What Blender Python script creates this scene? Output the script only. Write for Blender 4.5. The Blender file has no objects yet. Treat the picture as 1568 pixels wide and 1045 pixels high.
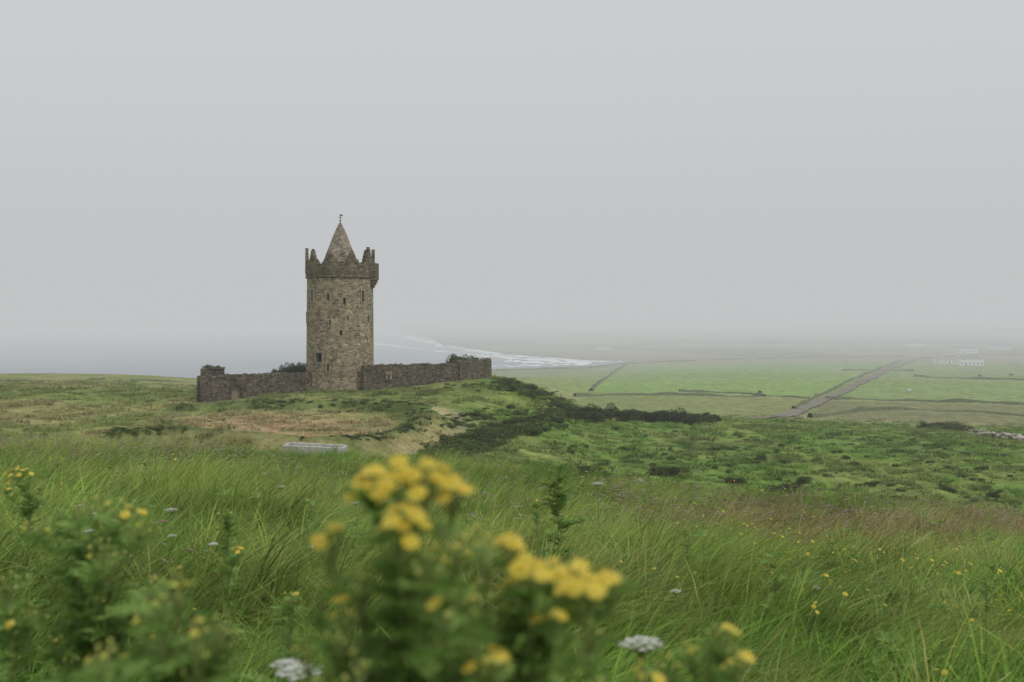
import bpy, bmesh, math, random
import numpy as np
from mathutils import Vector, Matrix, Euler
random.seed(7); rng=np.random.default_rng(11)
S=bpy.context.scene
F=1524.0; CX=784.0; HY=485.0
def W(px,py,Y): return Vector(((px-CX)/F*Y, Y, (HY-py)/F*Y))

# ---------------------------------------------------------------- noise
def vnoise(x,y,seed=0):
    x=np.asarray(x,float); y=np.asarray(y,float)
    ix=np.floor(x).astype(np.int64); iy=np.floor(y).astype(np.int64)
    fx=x-ix; fy=y-iy; fx=fx*fx*(3-2*fx); fy=fy*fy*(3-2*fy)
    def h(a,b):
        n=(a*374761393+b*668265263+seed*974711)&0xffffffff
        n=((n^(n>>13))*1274126177)&0xffffffff
        n=n^(n>>16)
        return (n&0xffff)/65535.0
    return (h(ix,iy)*(1-fx)+h(ix+1,iy)*fx)*(1-fy)+(h(ix,iy+1)*(1-fx)+h(ix+1,iy+1)*fx)*fy
def fbm(x,y,o=4,seed=0):
    s=0;a=.5;t=0
    for i in range(o):
        s=s+a*vnoise(x*2**i+17.3*i,y*2**i-9.1*i,seed+i); t+=a; a*=.5
    return s/t
def sstep(a,b,x):
    t=np.clip((x-a)/(b-a),0,1); return t*t*(3-2*t)

# ---------------------------------------------------------------- terrain
COLS=np.array([-400,0,150,306,470,560,700,760,830,900,1100,1350,1568,2000],float)
T={
 22:[709,711,713,716,726,733,745,750,758,766,789,806,820,832],
 30:[728,731,733,736,746,753,768,774,782,792,814,830,842,850],
 45:[704,706,709,714,714,722,738,752,770,785,806,815,822,828],
 60:[676,679,681,684,697,702,704,712,726,742,763,775,784,790],
 80:[648,650,652,655,665,668,668,680,690,700,715,725,730,735],
 100:[622,625,632,632,628,630,628,640,650,665,685,695,698,702],
 115:[606,608,612,616,603,603,597,600,622,650,668,680,684,690],
 125:[598,600,600,606,595,592,583,584,606,640,658,670,675,680],
 140:[593,594,594,600,592,588,577,579,601,632,648,660,666,670],
 160:[590,590,592,600,600,600,590,598,620,632,642,652,658,662],
 200:[586,586,588,596,602,602,602,606,624,636,643,652,658,662],
 260:[580,580,582,590,598,600,600,600,612,626,634,638,642,646],
 340:[574,573,575,582,590,592,592,594,600,606,612,614,617,620],
 450:[568,568,570,575,582,584,584,584,586,588,591,592,594,596],
 600:[565,565,566,568,574,575,575,575,576,577,573,572,573,574],
 800:[557,557,557,557,557,557,557,559,559,559,555,554,554,555],
 1100:[538,538,538,538,538,538,538,538,538,538,535,533,533,533],
 1600:[519,519,519,519,519,519,519,519,519,518,517,517,517,517],
 2500:[506,506,506,506,506,506,506,506,505,504,503,503,503,503],
 4000:[494,494,494,494,494,494,494,494,493,492,490,490,490,490],
 8000:[486,486,486,486,486,486,486,486,486,486,484,484,484,484]}
rows=[(0,[-1.2]*14),
 (4,list(np.interp(COLS,[0,700,1568],[-1.5,-1.6,-1.72]))),
 (10,list(np.interp(COLS,[0,700,1568],[-2.0,-2.3,-2.75])))]
for Y,r in T.items(): rows.append((Y,[(HY-p)/F*Y for p in r]))
ROWV=np.log(np.array([r[0] for r in rows],float)+3.0)
TAB=np.array([r[1] for r in rows])
def slopes(x,y):
    h=np.diff(x); d=np.diff(y,axis=-1)/h
    m=np.zeros_like(y)
    w1=2*h[1:]+h[:-1]; w2=h[1:]+2*h[:-1]
    same=(d[...,:-1]*d[...,1:])>0
    den=w1/np.where(d[...,:-1]==0,1e-12,d[...,:-1])+w2/np.where(d[...,1:]==0,1e-12,d[...,1:])
    m[...,1:-1]=np.where(same,(w1+w2)/np.where(den==0,1e-12,den),0)
    m[...,0]=d[...,0]; m[...,-1]=d[...,-1]
    return m
def herm(x,k,xk,y0,y1,m0,m1):
    h=xk[k+1]-xk[k]; t=(x-xk[k])/h
    return (2*t**3-3*t**2+1)*y0+(t**3-2*t**2+t)*h*m0+(-2*t**3+3*t**2)*y1+(t**3-t**2)*h*m1
COLM=slopes(ROWV,TAB.T.copy())
NEARX=[-400,0,150,310,560,750,905,1010]; NEARY=[300,330,352,345,600,745,791,885]
FARX=[-400,560,600,680,780,905,1010]; FARY=np.log([20000,20000,3300,1400,1051,905,885])
SEA=-40.0
# the old ring bank and ditch below the tower (world metres)
RING=[(-31,103),(-25,105),(-19.4,105),(-13,105),(-9,102.5),(-6,98),(-4.6,91),(-4.4,84),(-5.2,76),(-6.6,69),(-8.4,64.5),(-11.5,61.5),(-16,60.5),(-21,61)]
def catmull(P,n=6):
    P=[np.array(p,float) for p in P]; R=[]
    for i in range(len(P)-1):
        p0=P[max(i-1,0)];p1=P[i];p2=P[i+1];p3=P[min(i+2,len(P)-1)]
        for k in range(n):
            t=k/n; R.append(.5*((2*p1)+(-p0+p2)*t+(2*p0-5*p1+4*p2-p3)*t*t+(-p0+3*p1-3*p2+p3)*t**3))
    R.append(P[-1]); return np.array(R)
RINGC=catmull(RING)
def ringdist(x,y):
    """signed distance to the ring path, + outside; 99 when far"""
    d=np.full(x.shape,99.0); m=(x>-40)&(x<6)&(y>50)&(y<115)
    if not m.any(): return d
    xx=x[m];yy=y[m]; best=np.full(xx.shape,99.0)
    for i in range(len(RINGC)-1):
        a=RINGC[i];b=RINGC[i+1]; ab=b-a; t=np.clip(((xx-a[0])*ab[0]+(yy-a[1])*ab[1])/(ab@ab),0,1)
        px=xx-a[0]-t*ab[0]; py=yy-a[1]-t*ab[1]; dd=np.hypot(px,py)
        s=np.sign(px*ab[1]-py*ab[0])
        best=np.where(dd<np.abs(best),-dd*s,best)
    d[m]=-best; return d
def polar(x,y):
    r=np.hypot(x,y)+1e-9; th=np.arctan2(x,y)
    tc=np.where(np.abs(th)<.9,th,np.sign(th)*.9*(np.pi-np.abs(th))/(np.pi-.9))
    return r*np.cos(tc), CX+F*np.tan(tc)
def height(x,y):
    x=np.atleast_1d(np.asarray(x,float)); y=np.atleast_1d(np.asarray(y,float))
    D,px=polar(x,y); pxc=np.clip(px,COLS[0],COLS[-1]-1e-3)
    v=np.clip(np.log(D+3),ROWV[0],ROWV[-1]-1e-6)
    k=np.clip(np.searchsorted(ROWV,v,side='right')-1,0,len(ROWV)-2)
    Zc=np.stack([herm(v,k,ROWV,TAB[k,j],TAB[k+1,j],COLM[j,k],COLM[j,k+1]) for j in range(14)],-1)
    m=slopes(COLS,Zc)
    kc=np.clip(np.searchsorted(COLS,pxc,side='right')-1,0,12); ar=np.arange(len(kc))
    z=herm(pxc,kc,COLS,Zc[ar,kc],Zc[ar,kc+1],m[ar,kc],m[ar,kc+1])
    a=sstep(4,40,D)
    lf=1-.65*(1-sstep(650,800,px))*sstep(40,55,D)
    z=z+(fbm(x/7,y/7,3,3)-.5)*.85*a*lf + (fbm(x/1.6,y/1.6,2,5)-.5)*(.3*a*lf+.06)
    rd=ringdist(x,y)
    z=z+.9*np.exp(-((rd-3.2)/1.4)**2)-.5*np.exp(-(rd/1.4)**2)
    z=z+(fbm(x/70,y/70,3,9)-.5)*2.6*sstep(200,420,D)*(1-sstep(620,760,D)*.8)
    z=z+(fbm(x/260,y/260,3,19)-.5)*26*sstep(1300,2600,D)
    sx=(fbm(x/90,y/90,3,23)-.5)*60*sstep(250,400,D)
    near=np.interp(px,NEARX,NEARY)+sx*.6; far=np.exp(np.interp(px,FARX,FARY))
    mk=sstep(0,22,D-near)*sstep(0,22,far-D)*(px<1010)
    return z*(1-mk)+(-46)*mk
def gh(x,y): return float(height(x,y)[0])
_D=np.exp(np.linspace(math.log(3),math.log(3000),1600))
def hit(px,py,ymin=28,ymax=3000):
    xs=(px-CX)/F*_D; z=height(xs,_D); p=HY-F*z/_D
    ok=np.where((_D>=ymin)&(_D<=ymax)&(p<=py))[0]
    D=_D[ok[0]] if len(ok) else ymax
    return Vector(((px-CX)/F*D, D, gh((px-CX)/F*D,D)))

# ---------------------------------------------------------------- ground cover colour (turf types)
def lerp(a,b,t): return a+(b-a)*t[...,None]
def inpoly(px,py,poly):
    c=np.zeros(px.shape,bool); n=len(poly)
    for i in range(n):
        x1,y1=poly[i]; x2,y2=poly[(i+1)%n]
        cond=((y1>py)!=(y2>py))&(px<(x2-x1)*(py-y1)/((y2-y1) if y2!=y1 else 1e-9)+x1)
        c^=cond
    return c
def ground_col(x,y,z):
    D,px=polar(x,y); py=HY-F*z/np.maximum(D,.5)
    n1=fbm(x/9,y/9,4,31); n2=fbm(x/2.2,y/2.2,3,41); n3=fbm(x/35,y/35,3,51); n4=fbm(x/3.2,y/4.5,3,57); n5=fbm(x/1.1,y/1.7,3,59)
    C=lambda *c: np.array(c,float)
    one=np.ones(x.shape+(3,))
    fg=lerp(C(.135,.27,.034)*one,C(.225,.335,.056),sstep(.40,.62,n4))
    fg=lerp(fg,C(.28,.285,.1),sstep(.5,.64,n1)*.32)
    fg=lerp(fg,C(.31,.3,.12),sstep(.56,.7,n5)*.4)
    fg=lerp(fg,C(.08,.155,.025),sstep(.46,.32,n5)*.55)
    fg=lerp(fg,C(.28,.22,.115),sstep(.40,.58,n4)*sstep(850,1100,px)*sstep(9,12,D)*(1-sstep(18,22,D))*.7)
    fg=lerp(fg,C(.28,.26,.11),sstep(.45,.6,n1)*(1-sstep(500,750,px))*sstep(14,20,D)*.35)
    olive=C(.205,.255,.078); tan=C(.37,.33,.165); gr=C(.165,.265,.058)
    L=lerp(olive*one,tan,sstep(.42,.62,n1)*.6)
    brown=np.exp(-(((px-450)/215)**2+((D-78)/19)**2)**1.8)
    L=lerp(L,C(.42,.315,.19)*one,np.clip(brown*1.15,0,1)*(.45+.45*sstep(.35,.6,n2)))
    mound=np.exp(-(((px-580)/250)**2+((D-115)/9)**2)**2)
    L=lerp(L,lerp(C(.16,.215,.06)*one,C(.27,.265,.12),sstep(.5,.7,n2)*.5),mound*.9)
    rd=ringdist(x,y)
    L=lerp(L,C(.115,.165,.048)*one,np.exp(-((rd-4.0)/2.0)**2)*.9)
    L=lerp(L,C(.13,.165,.06)*one,np.exp(-((rd+2.4)/.8)**2)*.6)
    L=lerp(L,C(.48,.41,.27)*one,np.exp(-((rd+.3)/1.1)**4)*.9)
    R=lerp(gr*one,C(.285,.295,.11),sstep(.45,.66,n1)*.5)
    R=lerp(R,C(.095,.15,.042),sstep(.50,.62,fbm(x/4,y/6,3,61))*.6)
    mid=lerp(L,R,sstep(650,780,px))
    c=lerp(fg,mid,sstep(20,34,D))
    farm=lerp(C(.23,.29,.1)*one,C(.29,.3,.14),sstep(.42,.62,n3))
    c=lerp(c,farm,sstep(165,230,D)*sstep(600,800,px))
    def fld(poly,col,c):
        m=inpoly(px,py,poly)&(D>170)&(D<1500)
        c[m]=c[m]*.2+np.array(col)*.8*(0.85+.3*n1[m][:,None]); return c
    c=fld([(905,600),(960,556),(1385,548),(1245,609)],(.24,.38,.105),c)
    c=fld([(1255,611),(1400,548),(1700,575),(1700,622)],(.235,.345,.12),c)
    c=fld([(760,590),(900,566),(955,557),(900,600),(880,606)],(.27,.345,.12),c)
    c=fld([(880,606),(1245,611),(1190,641),(930,632)],(.24,.275,.1),c)
    c=fld([(1235,640),(1262,614),(1700,625),(1700,655)],(.21,.21,.105),c)
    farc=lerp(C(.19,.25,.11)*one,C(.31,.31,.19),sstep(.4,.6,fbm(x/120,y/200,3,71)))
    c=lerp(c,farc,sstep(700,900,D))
    sh=sstep(SEA+2.2,SEA+.4,z)*(D>250)
    c=lerp(c,C(.28,.26,.22),sh)
    c=c*(0.70+.60*n2[...,None])
    return c

def mkobj(name,verts,faces,mats=(),smooth=False,coll=None,mi=None,parent=None):
    me=bpy.data.meshes.new(name); me.from_pydata([tuple(v) for v in verts],[],faces); me.update()
    for m in mats: me.materials.append(m)
    if mi is not None: me.polygons.foreach_set('material_index',np.array(mi,dtype=np.int32))
    if smooth: me.polygons.foreach_set('use_smooth',np.ones(len(me.polygons),bool))
    ob=bpy.data.objects.new(name,me); (coll or S.collection).objects.link(ob)
    if parent: ob.parent=parent
    return ob
def npmesh(name,V,Q,mats=(),col=None,smooth=False,coll=None):
    V=np.asarray(V,np.float32); Q=np.asarray(Q,np.int32); k=Q.shape[1]
    me=bpy.data.meshes.new(name); me.vertices.add(len(V)); me.vertices.foreach_set('co',V.ravel())
    me.loops.add(Q.size); me.loops.foreach_set('vertex_index',Q.ravel())
    me.polygons.add(len(Q)); me.polygons.foreach_set('loop_start',np.arange(0,Q.size,k,dtype=np.int32))
    try: me.polygons.foreach_set('loop_total',np.full(len(Q),k,np.int32))
    except Exception: pass
    me.update(calc_edges=True)
    if smooth: me.polygons.foreach_set('use_smooth',np.ones(len(Q),bool))
    if col is not None:
        a=me.attributes.new('bcol','FLOAT_COLOR','POINT')
        a.data.foreach_set('color',np.hstack([col,np.ones((len(V),1))]).astype(np.float32).ravel())
    for m in mats: me.materials.append(m)
    ob=bpy.data.objects.new(name,me); (coll or S.collection).objects.link(ob); return ob

# ---------------------------------------------------------------- materials
def newmat(name):
    m=bpy.data.materials.new(name); m.use_nodes=True; nt=m.node_tree; nt.nodes.clear()
    out=nt.nodes.new('ShaderNodeOutputMaterial'); b=nt.nodes.new('ShaderNodeBsdfPrincipled')
    nt.links.new(b.outputs[0],out.inputs[0]); b.inputs['Roughness'].default_value=.8
    b.inputs['Specular IOR Level'].default_value=.2
    return m,nt,b,out
def N(nt,t,**k):
    n=nt.nodes.new(t)
    for a,v in k.items(): setattr(n,a,v)
    return n
def noise(nt,scale,detail=4,vec=None,rough=.55):
    n=N(nt,'ShaderNodeTexNoise'); n.inputs['Scale'].default_value=scale; n.inputs['Detail'].default_value=detail; n.inputs['Roughness'].default_value=rough
    if vec is not None: nt.links.new(vec,n.inputs['Vector'])
    return n
def ramp(nt,fac,stops):
    r=N(nt,'ShaderNodeValToRGB'); e=r.color_ramp.elements
    while len(e)<len(stops): e.new(.5)
    for i,(p,c) in enumerate(stops): e[i].position=p; e[i].color=(*c,1)
    nt.links.new(fac,r.inputs[0]); return r
def mixc(nt,a,b,fac=1.0,blend='MULTIPLY'):
    m=N(nt,'ShaderNodeMix',data_type='RGBA',blend_type=blend)
    for s,v in ((m.inputs[6],a),(m.inputs[7],b),(m.inputs[0],fac)):
        if hasattr(v,'links') or hasattr(v,'is_linked'): nt.links.new(v,s)
        else: s.default_value=v if not isinstance(v,tuple) else (*v,1)[:4]
    return m.outputs[2]
def bump(nt,b,h,strength=.5,dist=.05):
    n=N(nt,'ShaderNodeBump'); n.inputs['Strength'].default_value=strength; n.inputs['Distance'].default_value=dist
    nt.links.new(h,n.inputs['Height']); nt.links.new(n.outputs[0],b.inputs['Normal'])
def simple(name,c1,c2,scale=5,rough=.85,bs=.3,bd=.02):
    m,nt,b,o=newmat(name); tc=N(nt,'ShaderNodeTexCoord')
    n=noise(nt,scale,5,tc.outputs['Object']); r=ramp(nt,n.outputs[0],[(.3,c1),(.7,c2)])
    nt.links.new(r.outputs[0],b.inputs['Base Color']); b.inputs['Roughness'].default_value=rough
    bump(nt,b,n.outputs[0],bs,bd); return m
# terrain
m_ground,nt,b,o=newmat('ground_turf')
at=N(nt,'ShaderNodeAttribute',attribute_name='bcol'); tc=N(nt,'ShaderNodeTexCoord')
n1=noise(nt,1.6,6,tc.outputs['Object'],.7); n2=noise(nt,.35,5,tc.outputs['Object'],.65)
r1=ramp(nt,n1.outputs[0],[(.3,(.5,.52,.48)),(.68,(1.3,1.27,1.22))]); r2=ramp(nt,n2.outputs[0],[(.3,(.75,.8,.75)),(.7,(1.2,1.15,1.1))])
c=mixc(nt,at.outputs['Color'],r1.outputs[0]); c=mixc(nt,c,r2.outputs[0])
nt.links.new(c,b.inputs['Base Color']); b.inputs['Roughness'].default_value=.95; b.inputs['Specular IOR Level'].default_value=.05
bump(nt,b,n1.outputs[0],.8,.25)
# foliage with per instance tint
def leafmat(name,trans=.3,spec=.12):
    m,nt,b,o=newmat(name)
    ti=N(nt,'ShaderNodeAttribute',attribute_name='tint',attribute_type='INSTANCER')
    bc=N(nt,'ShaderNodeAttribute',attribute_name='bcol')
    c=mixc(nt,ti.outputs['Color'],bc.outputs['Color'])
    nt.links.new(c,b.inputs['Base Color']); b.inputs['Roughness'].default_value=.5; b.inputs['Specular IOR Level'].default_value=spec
    t=N(nt,'ShaderNodeBsdfTranslucent'); nt.links.new(c,t.inputs[0])
    mx=N(nt,'ShaderNodeMixShader'); mx.inputs[0].default_value=trans
    nt.links.new(b.outputs[0],mx.inputs[1]); nt.links.new(t.outputs[0],mx.inputs[2]); nt.links.new(mx.outputs[0],o.inputs[0])
    return m
m_blade=leafmat('grass_blades',.32,.15); m_bushleaf=leafmat('shrub_leaves',.2)
def plantmat(name,c1,c2,trans=.25,scale=40):
    m,nt,b,o=newmat(name); tc=N(nt,'ShaderNodeTexCoord'); n=noise(nt,scale,3,tc.outputs['Object'])
    r=ramp(nt,n.outputs[0],[(.32,c1),(.68,c2)]); nt.links.new(r.outputs[0],b.inputs['Base Color']); b.inputs['Roughness'].default_value=.6
    b.inputs['Specular IOR Level'].default_value=.12
    t=N(nt,'ShaderNodeBsdfTranslucent'); nt.links.new(r.outputs[0],t.inputs[0]); mx=N(nt,'ShaderNodeMixShader'); mx.inputs[0].default_value=trans
    nt.links.new(b.outputs[0],mx.inputs[1]); nt.links.new(t.outputs[0],mx.inputs[2]); nt.links.new(mx.outputs[0],o.inputs[0]); return m
m_rleaf=plantmat('ragwort_leaf',(.14,.25,.05),(.3,.44,.12),.35,25)
m_rstem=plantmat('ragwort_stem',(.15,.2,.06),(.27,.29,.11),.05)
m_petal=plantmat('yellow_petal',(.74,.58,.075),(.83,.69,.15),.3)
m_disc=plantmat('flower_disc',(.56,.38,.04),(.7,.52,.08),.1)
m_bud=plantmat('flower_bud',(.34,.41,.11),(.6,.6,.18),.15)
m_white=plantmat('white_petal',(.7,.7,.65),(.82,.82,.78),.3)

# masonry
def stonemat(name,cyl,base1,base2,mortar,bw=.42,rh=.2,R=4.1):
    m,nt,b,o=newmat(name); tc=N(nt,'ShaderNodeTexCoord'); sp=N(nt,'ShaderNodeSeparateXYZ'); nt.links.new(tc.outputs['Object'],sp.inputs[0])
    cb=N(nt,'ShaderNodeCombineXYZ')
    if cyl:
        a=N(nt,'ShaderNodeMath',operation='ARCTAN2'); nt.links.new(sp.outputs[0],a.inputs[0]); ng_=N(nt,'ShaderNodeMath',operation='MULTIPLY'); ng_.inputs[1].default_value=-1; nt.links.new(sp.outputs[1],ng_.inputs[0]); nt.links.new(ng_.outputs[0],a.inputs[1])
        mu=N(nt,'ShaderNodeMath',operation='MULTIPLY'); mu.inputs[1].default_value=R; nt.links.new(a.outputs[0],mu.inputs[0])
    else:
        mu=N(nt,'ShaderNodeMath',operation='MULTIPLY_ADD'); mu.inputs[1].default_value=.7; nt.links.new(sp.outputs[1],mu.inputs[0]); nt.links.new(sp.outputs[0],mu.inputs[2])
    nt.links.new(mu.outputs[0],cb.inputs[0]); nt.links.new(sp.outputs[2],cb.inputs[1])
    nd=noise(nt,1.6,3,cb.outputs[0]); ad=N(nt,'ShaderNodeVectorMath',operation='MULTIPLY_ADD')
    nt.links.new(nd.outputs['Color'],ad.inputs[0]); ad.inputs[1].default_value=(.22,.12,0); nt.links.new(cb.outputs[0],ad.inputs[2])
    br=N(nt,'ShaderNodeTexBrick'); nt.links.new(ad.outputs[0],br.inputs['Vector'])
    br.inputs['Scale'].default_value=1; br.inputs['Brick Width'].default_value=bw; br.inputs['Row Height'].default_value=rh
    br.inputs['Mortar Size'].default_value=.022; br.inputs['Mortar Smooth'].default_value=.4; br.inputs['Bias'].default_value=0
    br.inputs['Color1'].default_value=(*base1,1); br.inputs['Color2'].default_value=(*base2,1); br.inputs['Mortar'].default_value=(*mortar,1)
    br.offset=.5; br.squash=.7; br.squash_frequency=3
    vs=N(nt,'ShaderNodeVectorMath',operation='MULTIPLY'); nt.links.new(ad.outputs[0],vs.inputs[0]); vs.inputs[1].default_value=(2.8,5.5,1)
    vo=N(nt,'ShaderNodeTexVoronoi'); vo.inputs['Scale'].default_value=1; nt.links.new(vs.outputs[0],vo.inputs['Vector'])
    rv=ramp(nt,vo.outputs['Color'],[(.12,(.46,.45,.44)),(.35,(.87,.87,.86)),(.6,(1.05,1.05,1.03)),(.88,(1.58,1.54,1.42))])
    c=mixc(nt,br.outputs['Color'],rv.outputs[0],.9)
    st=N(nt,'ShaderNodeVectorMath',operation='MULTIPLY'); nt.links.new(cb.outputs[0],st.inputs[0]); st.inputs[1].default_value=(.55,.16,1)
    ns=noise(nt,1.5,5,st.outputs[0],.65); rs=ramp(nt,ns.outputs[0],[(.32,(.68,.66,.64)),(.5,(1,1,1)),(.72,(1.16,1.12,1.02))])
    c=mixc(nt,c,rs.outputs[0])
    nf=noise(nt,7,4,tc.outputs['Object']); rf=ramp(nt,nf.outputs[0],[(.3,(.8,.8,.8)),(.7,(1.18,1.18,1.15))]); c=mixc(nt,c,rf.outputs[0])
    nt.links.new(c,b.inputs['Base Color']); b.inputs['Roughness'].default_value=.95; b.inputs['Specular IOR Level'].default_value=.08
    hm=mixc(nt,br.outputs['Fac'],vo.outputs['Distance'],.5,'ADD')
    n=N(nt,'ShaderNodeBump'); n.invert=True; n.inputs['Strength'].default_value=.9; n.inputs['Distance'].default_value=.07; nt.links.new(hm,n.inputs['Height']); nt.links.new(n.outputs[0],b.inputs['Normal'])
    return m
m_tower=stonemat('castle_masonry',True,(.25,.205,.145),(.4,.335,.24),(.35,.3,.225))
m_parapet=stonemat('parapet_masonry',True,(.135,.115,.08),(.225,.192,.138),(.165,.143,.103))
m_wall=stonemat('bawn_masonry',False,(.093,.08,.06),(.185,.16,.12),(.112,.098,.074),.55,.2)
m_slate=stonemat('roof_stone',True,(.27,.225,.18),(.38,.325,.265),(.22,.19,.15),.4,.22,1.2)
m_dress=simple('dressed_stone',(.26,.225,.175),(.39,.34,.265),6)
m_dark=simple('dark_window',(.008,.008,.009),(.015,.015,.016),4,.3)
m_wood=simple('weathered_door',(.22,.17,.13),(.31,.25,.2),8)
m_iron=simple('wrought_iron',(.03,.03,.03),(.06,.06,.06),8,.5)
m_rock=simple('limestone',(.34,.33,.3),(.6,.58,.54),4,.9,.6,.05)
m_road=simple('country_lane_surface',(.15,.14,.1),(.235,.215,.155),.15,.9,.3,.05)
m_hedge=simple('hedgerow_leaf',(.07,.09,.038),(.15,.17,.075),1.3,.95,1,.5)
m_whitewash=simple('whitewash',(.76,.76,.74),(.84,.84,.82),2,.8,.1,.01)
m_roof=simple('slate_roof',(.24,.245,.25),(.33,.33,.34),3,.7)
m_cow1=simple('cow_hide',(.05,.035,.025),(.1,.07,.05),2)
m_cow2=simple('pale_hide',(.5,.48,.42),(.65,.63,.56),2)

# ---------------------------------------------------------------- build terrain
ang=np.concatenate([np.radians(np.arange(-180,-36,3.0)),np.radians(np.arange(-36,36,.125)),np.radians(np.arange(36,180,3.0))])
rad=np.concatenate([[0.02],np.exp(np.arange(math.log(.4),math.log(7600),.0115))])
A,Rr=np.meshgrid(ang,rad); X=(Rr*np.sin(A)).ravel(); Yy=(Rr*np.cos(A)).ravel()
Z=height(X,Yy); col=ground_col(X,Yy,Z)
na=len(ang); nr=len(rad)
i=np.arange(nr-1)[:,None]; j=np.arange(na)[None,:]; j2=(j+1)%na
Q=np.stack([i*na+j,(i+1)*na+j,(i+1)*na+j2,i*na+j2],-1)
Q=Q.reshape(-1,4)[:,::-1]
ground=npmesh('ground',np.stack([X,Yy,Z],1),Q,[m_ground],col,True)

# ---------------------------------------------------------------- sea
m_sea,nt,b,o=newmat('sea_water')
tc=N(nt,'ShaderNodeTexCoord'); mp=N(nt,'ShaderNodeMapping'); mp.inputs['Scale'].default_value=(.6,1.6,1); nt.links.new(tc.outputs['Object'],mp.inputs[0])
n=noise(nt,.12,8,mp.outputs[0],.6); n2=noise(nt,.006,4,mp.outputs[0])
r=ramp(nt,n2.outputs[0],[(.3,(.12,.19,.225)),(.7,(.2,.27,.3))]); nt.links.new(r.outputs[0],b.inputs['Base Color'])
b.inputs['Roughness'].default_value=.3; b.inputs['Specular IOR Level'].default_value=.4; bump(nt,b,n.outputs[0],.7,1.2)
sa=np.radians(np.arange(-80,81,1.0)); sr=np.exp(np.linspace(math.log(250),math.log(7500),90)); A,Rr=np.meshgrid(sa,sr)
i=np.arange(89)[:,None]; j=np.arange(160)[None,:]
Q=np.stack([i*161+j,(i*161+j+1),(i+1)*161+j+1,(i+1)*161+j],-1).reshape(-1,4)[:,::-1]
npmesh('sea',np.stack([(Rr*np.sin(A)).ravel(),(Rr*np.cos(A)).ravel(),np.full(A.size,SEA)],1),Q,[m_sea],None,True)
# surf lines
m_foam=simple('surf_foam',(.8,.82,.82),(.9,.91,.91),.08,.7)
fv=[];ff=[]
def foam(pts,w0,seed):
    n=160; P=np.array(pts,float); t=np.linspace(0,len(P)-1,n)
    xs=np.interp(t,range(len(P)),P[:,0]); Ys=np.exp(np.interp(t,range(len(P)),np.log(P[:,1])))
    base=len(fv)
    for k in range(n):
        y=Ys[k]; x=(xs[k]-CX)/F*y
        w=w0*(y/1000)*(.3+1.5*max(0,float(vnoise(k/7.,seed,5))-.15)); y+=float(vnoise(k/11.,seed*3,8)-.5)*30
        fv.append((x,y-w,SEA+.06+seed*.01)); fv.append((x,y+w,SEA+.06+seed*.01))
        if k: ff.append((base+2*k-2,base+2*k-1,base+2*k+1,base+2*k))
foam([(640,2000),(690,1350),(740,1150),(790,1035),(850,955),(905,900),(960,885)],20,1)
foam([(690,1270),(740,1090),(790,1000),(850,925),(905,870)],16,2)
foam([(745,1020),(800,945),(860,885),(905,850)],24,3)
foam([(750,800),(800,812),(850,822),(895,835)],9,6)
foam([(770,900),(800,880),(850,868),(890,852)],22,4)
foam([(560,2900),(600,2300),(640,1750),(680,1300)],28,5)
foam([(570,1500),(630,1250),(700,1080),(750,1000)],14,7)
foam([(420,700),(440,640),(460,610)],8,8)
mkobj('surf',fv,ff,[m_foam])

# ---------------------------------------------------------------- instancing helper
def hidcoll(name): return bpy.data.collections.new(name)
def scatter(name,P,rot,scl,tint,coll,nvar):
    n=len(P); me=bpy.data.meshes.new(name); me.vertices.add(n); me.vertices.foreach_set('co',np.asarray(P,np.float32).ravel())
    def at(nm,ty,key,d): a=me.attributes.new(nm,ty,'POINT'); a.data.foreach_set(key,d)
    at('rot','FLOAT_VECTOR','vector',np.asarray(rot,np.float32).ravel())
    at('scl','FLOAT_VECTOR','vector',np.asarray(scl,np.float32).ravel())
    at('tint','FLOAT_COLOR','color',np.hstack([tint,np.ones((n,1))]).astype(np.float32).ravel())
    at('idx','INT','value',rng.integers(0,nvar,n).astype(np.int32))
    ob=bpy.data.objects.new(name,me); S.collection.objects.link(ob)
    ng=bpy.data.node_groups.new(name+'_gn','GeometryNodeTree')
    ng.interface.new_socket('Geometry',in_out='INPUT',socket_type='NodeSocketGeometry'); ng.interface.new_socket('Geometry',in_out='OUTPUT',socket_type='NodeSocketGeometry')
    gi=ng.nodes.new('NodeGroupInput'); go=ng.nodes.new('NodeGroupOutput'); ip=ng.nodes.new('GeometryNodeInstanceOnPoints')
    ci=ng.nodes.new('GeometryNodeCollectionInfo'); ci.inputs['Collection'].default_value=coll; ci.inputs['Separate Children'].default_value=True; ci.inputs['Reset Children'].default_value=True
    def na_(nm,ty): q=ng.nodes.new('GeometryNodeInputNamedAttribute'); q.data_type=ty; q.inputs['Name'].default_value=nm; return q.outputs[0]
    L=ng.links.new
    L(gi.outputs[0],ip.inputs['Points']); L(ci.outputs[0],ip.inputs['Instance']); ip.inputs['Pick Instance'].default_value=True
    L(na_('idx','INT'),ip.inputs['Instance Index']); L(na_('rot','FLOAT_VECTOR'),ip.inputs['Rotation']); L(na_('scl','FLOAT_VECTOR'),ip.inputs['Scale'])
    L(ip.outputs[0],go.inputs[0])
    mo=ob.modifiers.new('instances','NODES'); mo.node_group=ng
    return ob
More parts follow.
